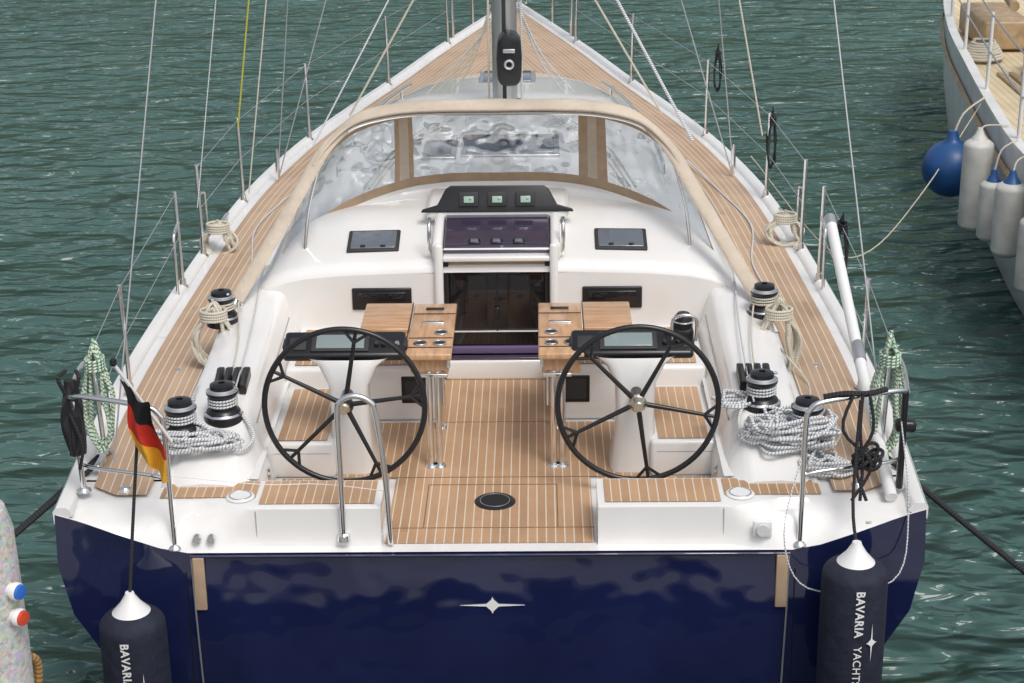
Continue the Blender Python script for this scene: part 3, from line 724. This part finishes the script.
for y in frange(3,14,6):
    x=ex(y)+.05; n.tube([(x,y,1.45),(x,y,2.15)],.018,PAINT,10)
for z in(1.8,2.13): n.tube([(ex(y)+.05,y,z) for y in frange(3,14,24)],.008,ALU,8)
n.build('deck_fittings',nb)
q=MB(); pts=[]
for i in range(60):
    a=i*.8; rr=.22-.002*i; pts.append((4.85+rr*math.cos(a),10.9+rr*math.sin(a),1.25+.003*i+.01*random.random()))
q.tube(pts,.016,RC,8,3); q.build('coiled_rope')
fender('fender',3.905,7.0,1.38,.80,.125,FWHT,FWHT,rope=[(3.96,7.02,1.48),(4.15,7.05,1.47)],ropem=RC)
fender('fender',3.92,6.5,1.16,.52,.105,FWHT,FBLU,rope=[(3.97,6.52,1.4),(4.1,6.55,1.47)],ropem=RC,conem=FBLU)
fender('fender',3.95,6.05,1.27,.62,.125,FWHT,FWHT,rope=[(3.99,6.1,1.42),(4.1,6.12,1.47)],ropem=RC,conem=FBLU)
fender('fender',4.03,5.6,1.12,.62,.12,FWHT,FBLU,rope=[(4.05,5.62,1.35),(4.1,5.65,1.47)],ropem=RC,conem=FBLU)
b=MB(); M=Matrix.Translation((3.91,7.95,.87))
b.lathe([(.0,-.26)]+[(.255*math.sin(math.pi*i/20),-.255*math.cos(math.pi*i/20)) for i in range(1,19)]+[(.06,.27),(.04,.34),(0,.34)],FBLU,M,32); b.tube([(3.91,7.95,1.15),(4.0,8.0,1.35),(4.2,8.1,1.47)],.01,RC,8,4); b.build('ball_fender')

# ------------------------------------------------------------------ quay and power pedestal
CONC=mat('quay_concrete',(.36,.35,.33),.85,noise=.3,nscale=1.5,bump=.4,bscale=30)
q=MB(); q.box((0,-8.8,-.3),(60,16,1.6),CONC,.05); q.box((0,-.86,.42),(60,.12,.2),RUB,.03); q.build('quay')
spk=bpy.data.materials.new('speckled_mosaic'); spk.use_nodes=True; nt=spk.node_tree; bb=nt.nodes['Principled BSDF']
tc=nt.nodes.new('ShaderNodeTexCoord'); vo=nt.nodes.new('ShaderNodeTexVoronoi'); vo.inputs['Scale'].default_value=70; nt.links.new(tc.outputs['Object'],vo.inputs['Vector'])
hs=nt.nodes.new('ShaderNodeHueSaturation'); hs.inputs['Saturation'].default_value=.7; hs.inputs['Value'].default_value=.7; nt.links.new(vo.outputs['Color'],hs.inputs['Color'])
mx=nt.nodes.new('ShaderNodeMix'); mx.data_type='RGBA'; mx.inputs['Factor'].default_value=.5; nt.links.new(hs.outputs[0],mx.inputs['A']); mx.inputs['B'].default_value=(.6,.58,.56,1)
nt.links.new(mx.outputs['Result'],bb.inputs['Base Color']); bb.inputs['Roughness'].default_value=.6
q=MB(); px,py=-2.085,-.98
q.lathe([(.19,.5),(.19,.55),(.17,.6),(.175,1.2),(.17,1.55),(.165,1.76),(.14,1.86),(.08,1.90),(0,1.91)],spk,Matrix.Translation((px,py,0)),28)
def cap(a,z,m_):
    Mx=Matrix.Translation((px,py,z))@Euler((0,0,a)).to_matrix().to_4x4()@Euler((0,R(90),0)).to_matrix().to_4x4()
    q.lathe([(.030,.15),(.032,.185),(.038,.188),(.038,.205),(.033,.212)],WPLA,Mx,24); q.lathe([(.033,.21),(.030,.225),(.0,.228)],m_,Mx,24)
CR=mat('cap_red',(.6,.07,.03),.35); CB=mat('cap_blue',(.03,.15,.55),.35)
cap(R(-25),1.53,CB); cap(R(-25),1.41,CR)
q.build('power_pedestal')
q=MB(); q.lathe([(.03,0),(.1,.02),(.1,.1),(.04,.14),(0,.14)],mat('terracotta',(.4,.15,.07),.8,noise=.3,nscale=30),Matrix.Translation((-1.95,-.92,.5)),20)
q.tube([(-1.95,-.86,.62),(-1.94,-.84,.9),(-1.92,-.86,1.08),(-1.95,-.92,1.12),(-1.96,-.9,.9)],.02,rope_mat('rope_ochre',(.45,.28,.10),(.25,.13,.05),40,.5),8,4); q.build('mooring_bollard')

# ------------------------------------------------------------------ water
wm=bpy.data.materials.new('harbour_water'); wm.use_nodes=True; nt=wm.node_tree; b=nt.nodes['Principled BSDF']
b.inputs['Roughness'].default_value=.035; b.inputs['IOR'].default_value=1.33
tc=nt.nodes.new('ShaderNodeTexCoord')
def nz(scale,det,st,rot,dist=0):
    mp=nt.nodes.new('ShaderNodeMapping'); mp.inputs['Scale'].default_value=st; mp.inputs['Rotation'].default_value=(0,0,R(rot)); nt.links.new(tc.outputs['Object'],mp.inputs[0])
    n_=nt.nodes.new('ShaderNodeTexNoise'); n_.inputs['Scale'].default_value=scale; n_.inputs['Detail'].default_value=det; n_.inputs['Distortion'].default_value=dist; nt.links.new(mp.outputs[0],n_.inputs['Vector']); return n_.outputs['Fac']
h1=nz(1.25,1.2,(1,1.8,1),14,.6); h2=nz(3.4,1.6,(.8,1.6,1),-16,.7); h3=nz(.3,1,(1,1.5,1),30)
hh=math_node(nt,'ADD',math_node(nt,'MULTIPLY',h1,1.1),math_node(nt,'ADD',math_node(nt,'MULTIPLY',h2,.34),math_node(nt,'MULTIPLY',h3,1.0)))
bp_=nt.nodes.new('ShaderNodeBump'); bp_.inputs['Strength'].default_value=1; bp_.inputs['Distance'].default_value=.56; nt.links.new(hh,bp_.inputs['Height']); nt.links.new(bp_.outputs[0],b.inputs['Normal'])
mx=nt.nodes.new('ShaderNodeMix'); mx.data_type='RGBA'; mx.inputs['A'].default_value=(.044,.098,.088,1); mx.inputs['B'].default_value=(.082,.158,.145,1); nt.links.new(nz(.22,2,(1,1,1),0),mx.inputs['Factor']); nt.links.new(mx.outputs['Result'],b.inputs['Base Color'])
q=MB(); q.poly([(-3000,-3000,0),(3000,-3000,0),(3000,3000,0),(-3000,3000,0)],wm); q.build('water')
HG=mat('reflection_hill_green',(.05,.085,.04),.9,col2=(.025,.05,.025),nscale=.08,noise=.4)  # unseen hill, added so the water has something dark green to reflect
q=MB(); rows=[]
for i in frange(-100,100,80):
    a=R(90-i); row=[]
    hh_=22+8*math.sin(i*.09)+4*math.sin(i*.31+1)+2*math.sin(i*.8)
    for k,(rr,zf) in enumerate([(190,-.05),(200,.05),(235,.45),(270,.8),(310,1),(380,1.05)]):
        row.append((rr*math.cos(a),rr*math.sin(a),zf*hh_+random.uniform(-1.5,1.5)*(k>1)))
    rows.append(row)
q.grid(rows,HG); q.build('unseen_reflection_hill')

# ------------------------------------------------------------------ light
wd=bpy.data.worlds.new("World"); scene.world=wd; wd.use_nodes=True; nt=wd.node_tree
sky=nt.nodes.new('ShaderNodeTexSky'); sky.sky_type='NISHITA'; sky.sun_disc=False; sky.sun_elevation=R(58); sky.sun_rotation=R(150); sky.dust_density=4; sky.air_density=1.0
hs=nt.nodes.new('ShaderNodeHueSaturation'); hs.inputs['Saturation'].default_value=.42
nt.links.new(sky.outputs[0],hs.inputs['Color']); nt.links.new(hs.outputs[0],nt.nodes['Background'].inputs[0]); nt.nodes['Background'].inputs[1].default_value=.15
sd=bpy.data.lights.new('sun','SUN'); sd.energy=1.3; sd.angle=R(20); sd.color=(1,.97,.93)
so=bpy.data.objects.new('sun',sd); scene.collection.objects.link(so)
el,az=R(58),R(150)
dv=Vector((math.sin(az)*math.cos(el),math.cos(az)*math.cos(el),math.sin(el)))
so.rotation_euler=dv.to_track_quat('Z','Y').to_euler()
scene.view_settings.view_transform='Standard'; scene.view_settings.look='None'; scene.view_settings.exposure=0
# ------------------------------------------------------------------ camera
cd=bpy.data.cameras.new('camera'); cd.lens=63.3; cd.sensor_width=36; cd.clip_end=5000; cd.clip_start=.1
co=bpy.data.objects.new('camera',cd); scene.collection.objects.link(co)
co.matrix_world=Matrix.Translation((.24,-7.6,5.03))@Matrix.Rotation(R(.89),4,'Z')@Matrix.Rotation(R(69.65),4,'X')@Matrix.Rotation(-.013,4,'Z')
scene.camera=co
